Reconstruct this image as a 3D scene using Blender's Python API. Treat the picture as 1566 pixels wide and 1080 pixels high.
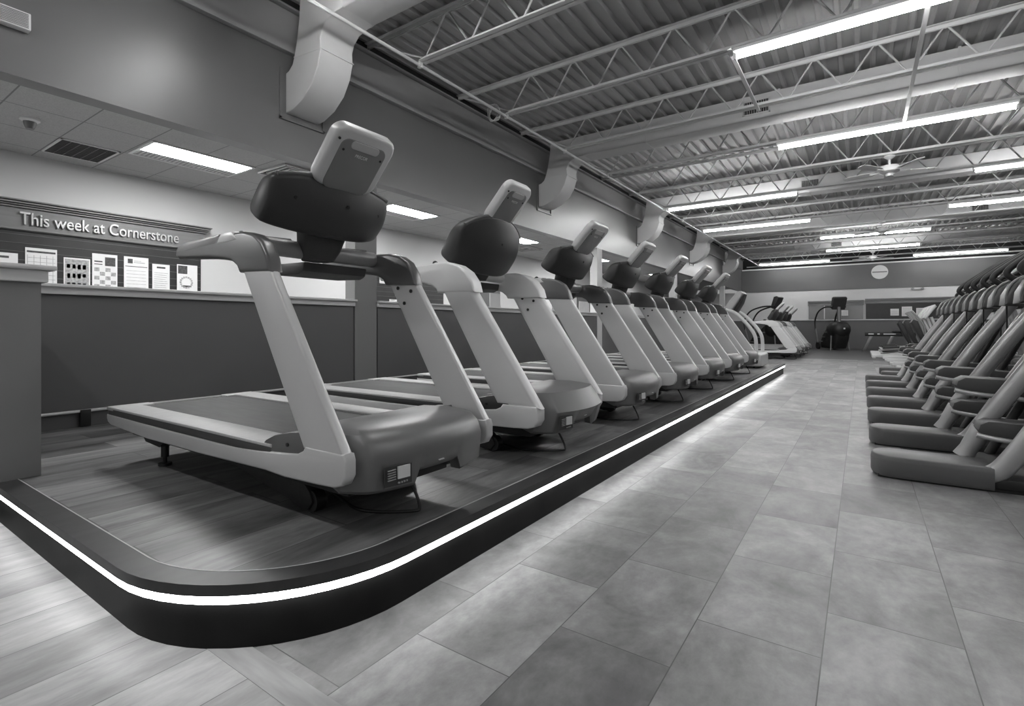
import bpy, bmesh, math, random
from mathutils import Vector, Matrix
random.seed(7)
PI = math.pi
scn = bpy.context.scene
for o in list(bpy.data.objects):
    bpy.data.objects.remove(o)
COL = scn.collection

# ------------------------------------------------------------------ camera, exposure, world
cd = bpy.data.cameras.new('camera')
cam = bpy.data.objects.new('camera', cd)
COL.objects.link(cam)
cam.location = (0, 0, 1.0)
cam.rotation_euler = (PI/2, 0, math.atan(535/782))
cd.sensor_fit = 'HORIZONTAL'
cd.sensor_width = 36
cd.lens = 782/1566*36
cd.shift_y = -40/1566
cd.clip_start = 0.02
cd.clip_end = 100
scn.camera = cam
scn.view_settings.view_transform = 'Standard'
scn.view_settings.look = 'None'
scn.view_settings.gamma = 1
scn.view_settings.use_curve_mapping = False
scn.view_settings.exposure = 0.5
TUBE_POWER = 52.0
TROFFER_POWER = 46.0
LED_POWER = 7.5
world = bpy.data.worlds.new('world')
scn.world = world
world.use_nodes = True
world.node_tree.nodes['Background'].inputs[0].default_value = (1, 1, 1, 1)
world.node_tree.nodes['Background'].inputs[1].default_value = 0.2

# ------------------------------------------------------------------ materials
def new_mat(name):
    m = bpy.data.materials.new(name)
    m.use_nodes = True
    return m, m.node_tree.nodes, m.node_tree.links, m.node_tree.nodes['Principled BSDF']

def mat(name, g, rough=0.5, metal=0.0, var=0.06, scale=6.0, bump=0.0, bscale=60.0, spec=0.5, stretch=(1, 1, 1), coat=0.0):
    """grey surface with faint procedural mottling"""
    m, N, L, b = new_mat(name)
    tc = N.new('ShaderNodeTexCoord')
    mp = N.new('ShaderNodeMapping'); mp.inputs['Scale'].default_value = stretch
    L.new(tc.outputs['Object'], mp.inputs['Vector'])
    no = N.new('ShaderNodeTexNoise'); no.inputs['Scale'].default_value = scale; no.inputs['Detail'].default_value = 4
    L.new(mp.outputs['Vector'], no.inputs['Vector'])
    cr = N.new('ShaderNodeValToRGB')
    a, c = g*(1-var), g*(1+var)
    cr.color_ramp.elements[0].position = .3; cr.color_ramp.elements[0].color = (a, a, a, 1)
    cr.color_ramp.elements[1].position = .7; cr.color_ramp.elements[1].color = (c, c, c, 1)
    L.new(no.outputs['Fac'], cr.inputs['Fac'])
    L.new(cr.outputs['Color'], b.inputs['Base Color'])
    b.inputs['Roughness'].default_value = rough
    b.inputs['Metallic'].default_value = metal
    b.inputs['Specular IOR Level'].default_value = spec
    b.inputs['Coat Weight'].default_value = coat
    if bump:
        n2 = N.new('ShaderNodeTexNoise'); n2.inputs['Scale'].default_value = bscale
        L.new(tc.outputs['Object'], n2.inputs['Vector'])
        bp = N.new('ShaderNodeBump'); bp.inputs['Strength'].default_value = bump; bp.inputs['Distance'].default_value = .01
        L.new(n2.outputs['Fac'], bp.inputs['Height'])
        L.new(bp.outputs['Normal'], b.inputs['Normal'])
    return m

def emis(name, power, g=1.0):
    m, N, L, b = new_mat(name)
    b.inputs['Base Color'].default_value = (.9, .9, .9, 1)
    b.inputs['Emission Color'].default_value = (g, g, g, 1)
    b.inputs['Emission Strength'].default_value = power
    return m

def ramp(N, L, src, p0, c0, p1, c1):
    cr = N.new('ShaderNodeValToRGB')
    cr.color_ramp.elements[0].position = p0; cr.color_ramp.elements[0].color = (c0, c0, c0, 1)
    cr.color_ramp.elements[1].position = p1; cr.color_ramp.elements[1].color = (c1, c1, c1, 1)
    L.new(src, cr.inputs['Fac'])
    return cr.outputs['Color']

def mixmul(N, L, a, b, fac=1.0):
    mx = N.new('ShaderNodeMix'); mx.data_type = 'RGBA'; mx.blend_type = 'MULTIPLY'
    mx.inputs['Factor'].default_value = fac
    L.new(a, mx.inputs['A']); L.new(b, mx.inputs['B'])
    return mx.outputs['Result']

def board_mat(name, length, width, offx, c1, c2, mortar, streak, rough, offset=.5, contrast=(.6, 1.35), gap=.002, offy=0.0, cloud=1.6, spec=.5):
    """boards or tiles laid with their length along world Y"""
    m, N, L, b = new_mat(name)
    geo = N.new('ShaderNodeNewGeometry')
    sp = N.new('ShaderNodeSeparateXYZ'); L.new(geo.outputs['Position'], sp.inputs[0])
    ax = N.new('ShaderNodeMath'); ax.operation = 'ADD'; ax.inputs[1].default_value = offx + 40*width; L.new(sp.outputs['X'], ax.inputs[0])
    ay = N.new('ShaderNodeMath'); ay.operation = 'ADD'; ay.inputs[1].default_value = offy + 20*length; L.new(sp.outputs['Y'], ay.inputs[0])
    cb = N.new('ShaderNodeCombineXYZ'); L.new(ay.outputs[0], cb.inputs['X']); L.new(ax.outputs[0], cb.inputs['Y'])
    br = N.new('ShaderNodeTexBrick')
    br.offset = offset; br.offset_frequency = 2; br.squash = 1
    br.inputs['Scale'].default_value = 1; br.inputs['Mortar Size'].default_value = gap
    br.inputs['Mortar Smooth'].default_value = .3; br.inputs['Bias'].default_value = 0
    br.inputs['Brick Width'].default_value = length; br.inputs['Row Height'].default_value = width
    br.inputs['Color1'].default_value = (c1, c1, c1, 1); br.inputs['Color2'].default_value = (c2, c2, c2, 1)
    br.inputs['Mortar'].default_value = (mortar, mortar, mortar, 1)
    L.new(cb.outputs[0], br.inputs['Vector'])
    # clouded streaks running with the board, broken per board by the brick tint
    sc = N.new('ShaderNodeVectorMath'); sc.operation = 'MULTIPLY'; sc.inputs[1].default_value = (1.0, streak, 1)
    L.new(cb.outputs[0], sc.inputs[0])
    ad = N.new('ShaderNodeVectorMath'); ad.operation = 'MULTIPLY_ADD'
    ad.inputs[1].default_value = (30, 30, 30); L.new(br.outputs['Color'], ad.inputs[0]); L.new(sc.outputs[0], ad.inputs[2])
    n1 = N.new('ShaderNodeTexNoise'); n1.inputs['Scale'].default_value = cloud; n1.inputs['Detail'].default_value = 7; n1.inputs['Roughness'].default_value = .62; n1.inputs['Distortion'].default_value = .5
    L.new(ad.outputs[0], n1.inputs['Vector'])
    s1 = ramp(N, L, n1.outputs['Fac'], .3, contrast[0], .72, contrast[1])
    n2 = N.new('ShaderNodeTexNoise'); n2.inputs['Scale'].default_value = cloud*5; n2.inputs['Detail'].default_value = 6; n2.inputs['Roughness'].default_value = .7
    L.new(ad.outputs[0], n2.inputs['Vector'])
    s2 = ramp(N, L, n2.outputs['Fac'], .3, .80, .72, 1.22)
    col = mixmul(N, L, mixmul(N, L, br.outputs['Color'], s1), s2)
    L.new(col, b.inputs['Base Color'])
    b.inputs['Roughness'].default_value = rough
    b.inputs['Specular IOR Level'].default_value = spec
    bp = N.new('ShaderNodeBump'); bp.inputs['Strength'].default_value = .25; bp.inputs['Distance'].default_value = .004
    iv = N.new('ShaderNodeMath'); iv.operation = 'SUBTRACT'; iv.inputs[0].default_value = 1; L.new(br.outputs['Fac'], iv.inputs[1])
    L.new(iv.outputs[0], bp.inputs['Height']); L.new(bp.outputs['Normal'], b.inputs['Normal'])
    return m

def grid_mat(name, g, line, sx, sy, ox, oy, w, rough=.8, speck=True):
    """suspended ceiling tiles: thin grid lines on world X and Y"""
    m, N, L, b = new_mat(name)
    geo = N.new('ShaderNodeNewGeometry')
    sp = N.new('ShaderNodeSeparateXYZ'); L.new(geo.outputs['Position'], sp.inputs[0])
    outs = []
    for ax, s_, o_ in (('X', sx, ox), ('Y', sy, oy)):
        a = N.new('ShaderNodeMath'); a.operation = 'ADD'; a.inputs[1].default_value = -o_ + 50*s_; L.new(sp.outputs[ax], a.inputs[0])
        p = N.new('ShaderNodeMath'); p.operation = 'PINGPONG'; p.inputs[1].default_value = s_/2; L.new(a.outputs[0], p.inputs[0])
        c = N.new('ShaderNodeMath'); c.operation = 'LESS_THAN'; c.inputs[1].default_value = w; L.new(p.outputs[0], c.inputs[0])
        outs.append(c)
    mx = N.new('ShaderNodeMath'); mx.operation = 'MAXIMUM'; L.new(outs[0].outputs[0], mx.inputs[0]); L.new(outs[1].outputs[0], mx.inputs[1])
    mi = N.new('ShaderNodeMix'); mi.data_type = 'RGBA'
    mi.inputs['A'].default_value = (g, g, g, 1); mi.inputs['B'].default_value = (line, line, line, 1)
    L.new(mx.outputs[0], mi.inputs['Factor'])
    no = N.new('ShaderNodeTexNoise'); no.inputs['Scale'].default_value = 90; L.new(geo.outputs['Position'], no.inputs['Vector'])
    s1 = ramp(N, L, no.outputs['Fac'], .35, .9, .6, 1.05)
    L.new(mixmul(N, L, mi.outputs['Result'], s1), b.inputs['Base Color'])
    b.inputs['Roughness'].default_value = rough
    return m

M = {}
M['tile'] = board_mat('tile', .60, .365, .10, .17, .29, .08, 1.3, .40, contrast=(.50, 1.5), cloud=2.4)
M['plank'] = board_mat('plank', 1.3, .235, .03, .27, .38, .15, 4.0, .45, offset=.37, contrast=(.6, 1.35), cloud=.9)
M['deckplank'] = board_mat('deckplank', .95, .235, .05, .10, .24, .04, 5.0, .38, offset=.41, contrast=(.42, 1.9), cloud=1.3, offy=.2)
M['rubberfloor'] = mat('rubberfloor', .075, .42, var=.3, scale=1.5, stretch=(.5, 2, 1))
M['border'] = mat('border', .28, .5, var=.15, scale=3, stretch=(2, 12, 1))
M['soffit'] = mat('soffit', .13, .36, var=.04, scale=1.5, spec=.9)
M['farpaint'] = mat('farpaint', .10, .45, var=.04, scale=1.5)
M['halfwall'] = mat('halfwall', .105, .5, var=.05, scale=1.5)
M['pierpaint'] = mat('pierpaint', .19, .5, var=.04, scale=1.5)
M['beampaint'] = mat('beampaint', .34, .5, var=.04, scale=1.5)
M['lightwall'] = mat('lightwall', .60, .6, var=.03, scale=1.2)
M['ledge'] = mat('ledge', .6, .4, var=.12, scale=3, stretch=(1, .3, 8))
M['ceiltile'] = grid_mat('ceiltile', .42, .2, .69, .553, -6.11, 1.715, .006)
M['deck'] = mat('deck', .42, .5, var=.08, scale=1.2)
M['steel'] = mat('steel', .62, .4, var=.05, scale=4)
M['duct'] = mat('duct', .60, .6, var=.04, scale=2, spec=.3)
M['white'] = mat('white', .75, .45, var=.02)
M['fanwhite'] = mat('fanwhite', .7, .35, var=.03)
M['black'] = mat('black', .012, .45, var=.2)
M['crosstube'] = mat('crosstube', .30, .33, var=.04, scale=3, metal=.3)
M['rubber'] = mat('rubber', .02, .6, var=.2, scale=30)
M['voidshade'] = mat('voidshade', .02, .8)  # near-black colour standing in for shade in the gaps below the deck
M['grille'] = mat('grille', .03, .6)
M['shell'] = mat('shell', .64, .34, var=.03, scale=3, metal=.25)
M['shell2'] = mat('shell2', .76, .38, var=.03, scale=3, metal=.1)
M['cap'] = mat('cap', .15, .3, var=.05, scale=3, metal=.4)
M['capdark'] = mat('capdark', .06, .4, var=.05, scale=3, metal=.2)
M['hood'] = mat('hood', .17, .38, var=.04, scale=3, metal=.3)
M['pod'] = mat('pod', .034, .42, var=.06, scale=5)
M['podrim'] = mat('podrim', .09, .4, var=.05, scale=5)
M['screenback'] = mat('screenback', .5, .4, var=.04, scale=5)
M['screenrecess'] = mat('screenrecess', .22, .35, var=.04, scale=5)
M['belt'] = mat('belt', .055, .62, var=.2, scale=9, stretch=(.6, 4, 1))
M['stripe'] = mat('stripe', .06, .5)
M['footrail'] = mat('footrail', .52, .5, var=.1, scale=40, stretch=(4, .4, 1))
M['tubelamp'] = emis('tubelamp', TUBE_POWER)
M['troffer'] = emis('troffer', TROFFER_POWER)
M['led'] = emis('led', LED_POWER)
M['nosing'] = mat('nosing', .042, .4, var=.25, scale=5, stretch=(3, 1, 1))
M['riser'] = mat('riser', .009, .5, var=.3, scale=6, spec=.15)
M['boarddark'] = mat('boarddark', .018, .5, var=.2)
M['slatline'] = mat('slatline', .10, .5)
M['cornice'] = mat('cornice', .17, .45, var=.15, scale=3, stretch=(1, .3, 8))
M['letter'] = mat('letter', .55, .35, metal=.6)
M['paper'] = mat('paper', .72, .7, var=.03, scale=12)
M['ink'] = mat('ink', .06, .7, var=.4, scale=40)
M['inkgrey'] = mat('inkgrey', .34, .7, var=.3, scale=40)
M['plastic'] = mat('plastic', .095, .42, var=.05, scale=4)
M['amtframe'] = mat('amtframe', .42, .34, var=.05, scale=4, metal=.45)
M['amtsilver'] = mat('amtsilver', .5, .33, var=.03, scale=4, metal=.4)
M['pedal'] = mat('pedal', .055, .5, var=.08, scale=5)
M['amthousing'] = mat('amthousing', .07, .4, var=.06, scale=5)
M['seat'] = mat('seat', .03, .5, var=.2, scale=10)
M['sticker'] = mat('sticker', .7, .5, var=.05)

# ------------------------------------------------------------------ mesh helpers
def finish(bm, name, m, parent=None, smooth=40, loc=None):
    bmesh.ops.recalc_face_normals(bm, faces=bm.faces[:])
    lim = math.radians(smooth)
    for f in bm.faces:
        f.smooth = True
    for e in bm.edges:
        if len(e.link_faces) == 2:
            e.smooth = e.calc_face_angle(0) < lim
    me = bpy.data.meshes.new(name)
    bm.to_mesh(me); bm.free()
    ms = m if isinstance(m, (list, tuple)) else [m]
    for x in ms:
        me.materials.append(M[x])
    o = bpy.data.objects.new(name, me)
    COL.objects.link(o)
    if parent is not None:
        o.parent = parent
    if loc is not None:
        o.location = loc
    return o

def thing(name, label, cat, loc=(0, 0, 0), rz=0, group=None):
    o = bpy.data.objects.new(name, None)
    o.empty_display_size = .1
    COL.objects.link(o)
    o.location = loc; o.rotation_euler = (0, 0, rz)
    return tag(o, label, cat, group)

def tag(o, label, cat, group=None):
    o['label'] = label; o['category'] = cat
    if group:
        o['group'] = group
    return o

def struct(o, label=None):
    o['kind'] = 'structure'
    if label:
        o['label'] = label
    return o

def bx(bm, x0, x1, y0, y1, z0, z1, bev=0, seg=2, mi=0):
    r = bmesh.ops.create_cube(bm, size=1)
    vs = r['verts']
    for v in vs:
        v.co = Vector(((x0+x1)/2 + v.co.x*(x1-x0), (y0+y1)/2 + v.co.y*(y1-y0), (z0+z1)/2 + v.co.z*(z1-z0)))
    fs = {f for v in vs for f in v.link_faces}
    for f in fs:
        f.material_index = mi
    if bev:
        es = {e for v in vs for e in v.link_edges}
        r = bmesh.ops.bevel(bm, geom=list(es), offset=bev, segments=seg, profile=.5, affect='EDGES')
        for f in r['faces']:
            f.material_index = mi

def box(name, m, parent, x0, x1, y0, y1, z0, z1, bev=0, seg=2, smooth=40):
    bm = bmesh.new(); bx(bm, x0, x1, y0, y1, z0, z1, bev, seg)
    return finish(bm, name, m, parent, smooth)

def pr(bm, prof, a, b, axis='Y', bev=0, seg=2, mi=0):
    """extrude a closed outline: axis Y -> outline is (x,z); axis X -> (y,z); axis Z -> (x,y)"""
    def P(p, t):
        if axis == 'Y': return (p[0], t, p[1])
        if axis == 'X': return (t, p[0], p[1])
        return (p[0], p[1], t)
    v0 = [bm.verts.new(P(p, a)) for p in prof]
    v1 = [bm.verts.new(P(p, b)) for p in prof]
    n = len(prof)
    fs = [bm.faces.new(v0), bm.faces.new(v1[::-1])]
    caps = list(fs)
    for i in range(n):
        fs.append(bm.faces.new((v0[i], v0[(i+1) % n], v1[(i+1) % n], v1[i])))
    for f in fs:
        f.material_index = mi
    bmesh.ops.recalc_face_normals(bm, faces=fs)
    if bev:
        es = [e for f in caps for e in f.edges]
        r = bmesh.ops.bevel(bm, geom=es, offset=bev, segments=seg, profile=.5, affect='EDGES', clamp_overlap=True)
        for f in r['faces']:
            f.material_index = mi

def prism(name, m, parent, prof, a, b, axis='Y', bev=0, seg=2, smooth=40):
    bm = bmesh.new(); pr(bm, prof, a, b, axis, bev, seg)
    return finish(bm, name, m, parent, smooth)

def spline(pts, n=6, closed=False):
    """Catmull-Rom through points of any dimension"""
    P = [Vector(p) for p in pts]
    out = []
    N_ = len(P)
    rng = range(N_ if closed else N_-1)
    for i in rng:
        if closed:
            p0, p1, p2, p3 = P[(i-1) % N_], P[i], P[(i+1) % N_], P[(i+2) % N_]
        else:
            p0, p1, p2, p3 = P[max(i-1, 0)], P[i], P[i+1], P[min(i+2, N_-1)]
        for k in range(n):
            t = k/n
            out.append(.5*((2*p1) + (-p0+p2)*t + (2*p0-5*p1+4*p2-p3)*t*t + (-p0+3*p1-3*p2+p3)*t**3))
    if not closed:
        out.append(P[-1])
    return out

def tb(bm, pts, r, n=8, mi=0, flat=1.0, cap=True):
    """tube along a path; r a number or list; flat squeezes it sideways"""
    P = [Vector(p) for p in pts]
    rings = []
    up = Vector((0, 0, 1))
    prev = None
    for i, p in enumerate(P):
        d = (P[min(i+1, len(P)-1)] - P[max(i-1, 0)]).normalized()
        if prev is None:
            a = d.cross(up)
            if a.length < .1: a = d.cross(Vector((0, 1, 0)))
            a.normalize()
        else:
            a = (prev - d*prev.dot(d)).normalized()
        prev = a
        b = d.cross(a)
        ri = r[i] if isinstance(r, (list, tuple)) else r
        rings.append([bm.verts.new(p + a*math.cos(2*PI*k/n)*ri*flat + b*math.sin(2*PI*k/n)*ri) for k in range(n)])
    for i in range(len(rings)-1):
        for k in range(n):
            f = bm.faces.new((rings[i][k], rings[i][(k+1) % n], rings[i+1][(k+1) % n], rings[i+1][k])); f.material_index = mi
    if cap:
        f = bm.faces.new(rings[0][::-1]); f.material_index = mi
        f = bm.faces.new(rings[-1]); f.material_index = mi

def tube(name, m, parent, pts, r, n=8, flat=1.0, smooth=50):
    bm = bmesh.new(); tb(bm, pts, r, n, 0, flat)
    return finish(bm, name, m, parent, smooth)

def cyl(bm, c, axis, r, h, n=20, r2=None, mi=0):
    ax = Vector(axis).normalized()
    tb(bm, [Vector(c)-ax*h/2, Vector(c)+ax*h/2], [r, r if r2 is None else r2], n, mi)

def loft(bm, rings, mi=0, cap=True):
    R = [[bm.verts.new(p) for p in ring] for ring in rings]
    n = len(R[0])
    for i in range(len(R)-1):
        for k in range(n):
            f = bm.faces.new((R[i][k], R[i][(k+1) % n], R[i+1][(k+1) % n], R[i+1][k])); f.material_index = mi
    if cap:
        f = bm.faces.new(R[0][::-1]); f.material_index = mi
        f = bm.faces.new(R[-1]); f.material_index = mi

def rrect(w, h, r, n=5):
    """rounded rectangle outline centred on the origin"""
    out = []
    for cx, cy, a0 in ((w/2-r, h/2-r, 0), (-w/2+r, h/2-r, PI/2), (-w/2+r, -h/2+r, PI), (w/2-r, -h/2+r, 1.5*PI)):
        for k in range(n+1):
            a = a0 + PI/2*k/n
            out.append((cx+r*math.cos(a), cy+r*math.sin(a)))
    return out

def dup(root, loc, label, rz=None, group=None, skip=()):
    r = root.copy(); COL.objects.link(r); r.location = loc
    if rz is not None: r.rotation_euler = (0, 0, rz)
    r['label'] = label
    if group: r['group'] = group
    def kids(src, dst):
        for ch in [c for c in src.children]:
            if ch.name.split('.')[0] in skip: continue
            c = ch.copy(); COL.objects.link(c); c.parent = dst
            kids(ch, c)
    kids(root, r)
    return r

def text_mesh(name, body, m, parent, size, extrude, matrix, width=None, bevel=0):
    cu = bpy.data.curves.new(name, 'FONT')
    cu.body = body; cu.size = size; cu.extrude = extrude; cu.bevel_depth = bevel
    cu.align_x = 'CENTER'; cu.align_y = 'CENTER'
    t = bpy.data.objects.new(name+'_tmp', cu)
    COL.objects.link(t)
    dg = bpy.context.evaluated_depsgraph_get()
    me = bpy.data.meshes.new_from_object(t.evaluated_get(dg))
    bpy.data.objects.remove(t)
    if width:
        xs = [v.co.x for v in me.vertices]
        k = width/(max(xs)-min(xs))
        for v in me.vertices: v.co.x *= k
    me.transform(matrix)
    me.materials.clear(); me.materials.append(M[m])
    o = bpy.data.objects.new(name, me); COL.objects.link(o)
    if parent is not None: o.parent = parent
    return o

ORD = ['first', 'second', 'third', 'fourth', 'fifth', 'sixth', 'seventh', 'eighth', 'ninth', 'tenth', 'eleventh', 'twelfth', 'thirteenth', 'fourteenth', 'fifteenth', 'sixteenth', 'seventeenth', 'eighteenth']
XW = -5.1      # plane of the left half wall and the bulkhead above it
YF = 28.3      # far wall
XR = 9.0
YB = -5.0

# ------------------------------------------------------------------ floor and shell
bm = bmesh.new(); bx(bm, -8.2, XR, .86, 18.6, -.1, 0)
struct(finish(bm, 'floor', 'tile'))
bm = bmesh.new(); bx(bm, -8.2, XR, YB, .775, -.1, 0)
struct(finish(bm, 'floor', 'plank'))
bm = bmesh.new(); bx(bm, -8.2, XR, .775, .86, -.1, 0.001)
struct(finish(bm, 'trim_1', 'border'))

bm = bmesh.new(); bx(bm, -8.2, XR, 18.6, YF+.4, -.1, 0)
struct(finish(bm, 'floor', 'rubberfloor'))

# roof deck: ribbed steel sheet, ribs along Y
bm = bmesh.new()
prof = []
x = -8.2
pitch = .178
while x < XR:
    prof += [(x, 4.55), (x+.10, 4.55), (x+.118, 4.505), (x+.160, 4.505)]
    x += pitch
prof += [(x, 4.55), (x, 4.62), (-8.2, 4.62)]
pr(bm, prof, YB, YF+.4)
struct(finish(bm, 'ceiling', 'deck', smooth=20))

# bulkhead above the half wall
struct(box('wall_left', 'soffit', None, XW-.18, XW, YB, YF, 2.835, 4.50), None)
# boxed beam along the top of the bulkhead
struct(box('trim_2', 'beampaint', None, XW, XW+.07, YB, YF, 3.93, 4.36, .004, 1))
struct(box('trim_3', 'voidshade', None, XW, XW+.05, YB, YF, 4.35, 4.5))  # dark strip painting the shade of the open gap above the beam
struct(box('trim_4', 'beampaint', None, XW+.02, XW+.12, YB, YF, 4.37, 4.39))
# half wall with ledge, three runs between the posts
def halfwall(i, y0, y1):
    struct(box('wall_left', 'halfwall', None, XW-.16, XW, y0, y1, 0, 1.25))
    bm = bmesh.new()
    bx(bm, XW-.20, XW+.03, y0-.01, y1+.01, 1.25, 1.305, .004, 1)
    bx(bm, XW-.24, XW+.06, y0-.02, y1+.02, 1.305, 1.33, .006, 2)
    struct(finish(bm, 'trim_%d' % (5+i), 'ledge'))
halfwall(0, .40, 4.04)
halfwall(1, 4.42, 10.95)
halfwall(2, 11.27, 16.9)
halfwall(3, 17.25, 24.2)
for i, (y0, y1) in enumerate(((4.06, 4.40), (10.97, 11.25), (16.92, 17.23), (24.22, 24.5))):
    struct(box('trim_%d' % (10+i), 'pierpaint' if i == 0 else 'lightwall', None, XW-.18, XW+.005, y0, y1, 0, 2.84, .004, 1))
# conduit running along the foot of the half wall
bm = bmesh.new(); tb(bm, [(XW+.02, .4, .335), (XW+.02, 12.2, .335)], .012, 8)
tag(finish(bm, 'conduit', 'steel'), 'thin light metal rail running along the foot of the half wall behind the treadmills', 'conduit')
tag(box('cable_clip', 'black', None, XW, XW+.035, 1.40, 1.47, .212, .345, .004), 'small black bracket under the thin rail at the foot of the half wall', 'bracket')

# return wall at the near left
struct(box('wall_near', 'pierpaint', None, -5.0, -3.6, .3, .645, 0, 1.235))
struct(box('wall_near', 'pierpaint', None, -5.0, -3.6, .645, .83, .212, 1.235))
bm = bmesh.new()
bx(bm, -5.0, -3.575, .27, .855, 1.235, 1.30, .004, 1)
bx(bm, -5.0, -3.55, .25, .885, 1.30, 1.325, .006, 2)
struct(finish(bm, 'trim_20', 'ledge'))

# corridor behind the half wall
struct(box('wall_corridor', 'lightwall', None, -8.1, -7.8, YB, YF, 0, 4.5))
struct(box('ceiling', 'ceiltile', None, -7.8, XW-.18, YB, YF, 2.95, 3.0))

# far wall
struct(box('wall_far', 'farpaint', None, XW, XR, YF-.02, YF+.3, 2.74, 3.86))
struct(box('wall_far', 'voidshade', None, XW, XR, YF+.1, YF+.3, 3.86, 4.5))  # wall top coloured near-black to imitate the unlit void under the roof
struct(box('wall_far', 'lightwall', None, -7.8, XR, YF+.02, YF+.3, 1.3, 2.74))
struct(box('wall_far', 'halfwall', None, -7.8, XR, YF, YF+.3, 0, 1.3))
struct(box('trim_21', 'ledge', None, XW+.3, XR, YF-.05, YF+.02, 1.3, 1.34, .004))
struct(box('trim_22', 'white', None, XW+.05, XR, YF-.10, YF-.02, 3.84, 3.90))
struct(box('trim_23', 'white', None, XW+.3, XR, YF-.30, YF-.24, 3.98, 4.03))
struct(box('wall_right', 'lightwall', None, XR, XR+.2, YB, YF+.3, 0, 4.62))

# ------------------------------------------------------------------ treadmill platform
HP = .21
def plat_outline(inset, xl=XW+.012, yf=12.3):
    x1, y0, R = -1.35-inset, .65+inset, .66-inset
    pts = [(xl, y0)]
    for k in range(0, 15):
        a = -PI/2 + PI/2*k/14
        pts.append((x1-R+R*math.cos(a), y0+R+R*math.sin(a)))
    pts += [(x1, yf-inset), (xl, yf-inset)]
    return pts
plat = thing('platform', 'long low platform with rounded near corner carrying the row of treadmills', 'platform', (0, 0, 0))
prism('riser', 'riser', plat, plat_outline(.03), 0, .155, 'Z')
prism('deck', 'deckplank', plat, plat_outline(.09), .155, HP, 'Z')
def ribbon(name, m, o0, o1, z0, z1, sm=40, lab=None):
    A, B = plat_outline(o0), plat_outline(o1)
    bm = bmesh.new()
    n = len(A)
    va = [[bm.verts.new((p[0], p[1], z)) for p in A] for z in (z0, z1)]
    vb = [[bm.verts.new((p[0], p[1], z)) for p in B] for z in (z0, z1)]
    for i in range(n-1):
        bm.faces.new((va[0][i], va[0][i+1], va[1][i+1], va[1][i]))
        bm.faces.new((vb[0][i], vb[0][i+1], vb[1][i+1], vb[1][i]))
        bm.faces.new((va[1][i], va[1][i+1], vb[1][i+1], vb[1][i]))
        bm.faces.new((va[0][i], va[0][i+1], vb[0][i+1], vb[0][i]))
    for i in (0, n-1):
        bm.faces.new((va[0][i], va[1][i], vb[1][i], vb[0][i]))
    return finish(bm, name, m, plat, sm)
ribbon('nosing', 'nosing', 0, .09, .178, HP+.003)
ribbon('edging', 'steel', .088, .092, HP, HP+.004)
ribbon('led_strip', 'led', .006, .03, .150, .1765)

# ------------------------------------------------------------------ treadmill
# the frame outline is in x (length, front at +x) and z above the platform; half width .44
TX, TH = -2.6, HP
def tl(pts):
    return [(x-TX, z-TH) for x, z in pts]
HW = .44

def side_pts():
    low = [(-3.745, .45), (-3.73, .43), (-3.69, .417), (-3.18, .397), (-2.6, .40), (-2.03, .41), (-1.89, .404), (-1.68, .41), (-1.575, .416), (-1.53, .430), (-1.508, .465), (-1.508, .52), (-1.518, .545),
           (-1.75, .545), (-1.765, .525), (-1.80, .510), (-1.90, .50), (-2.07, .485), (-2.3, .472), (-3.0, .472), (-3.745, .478)]
    return tl(low)

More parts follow.
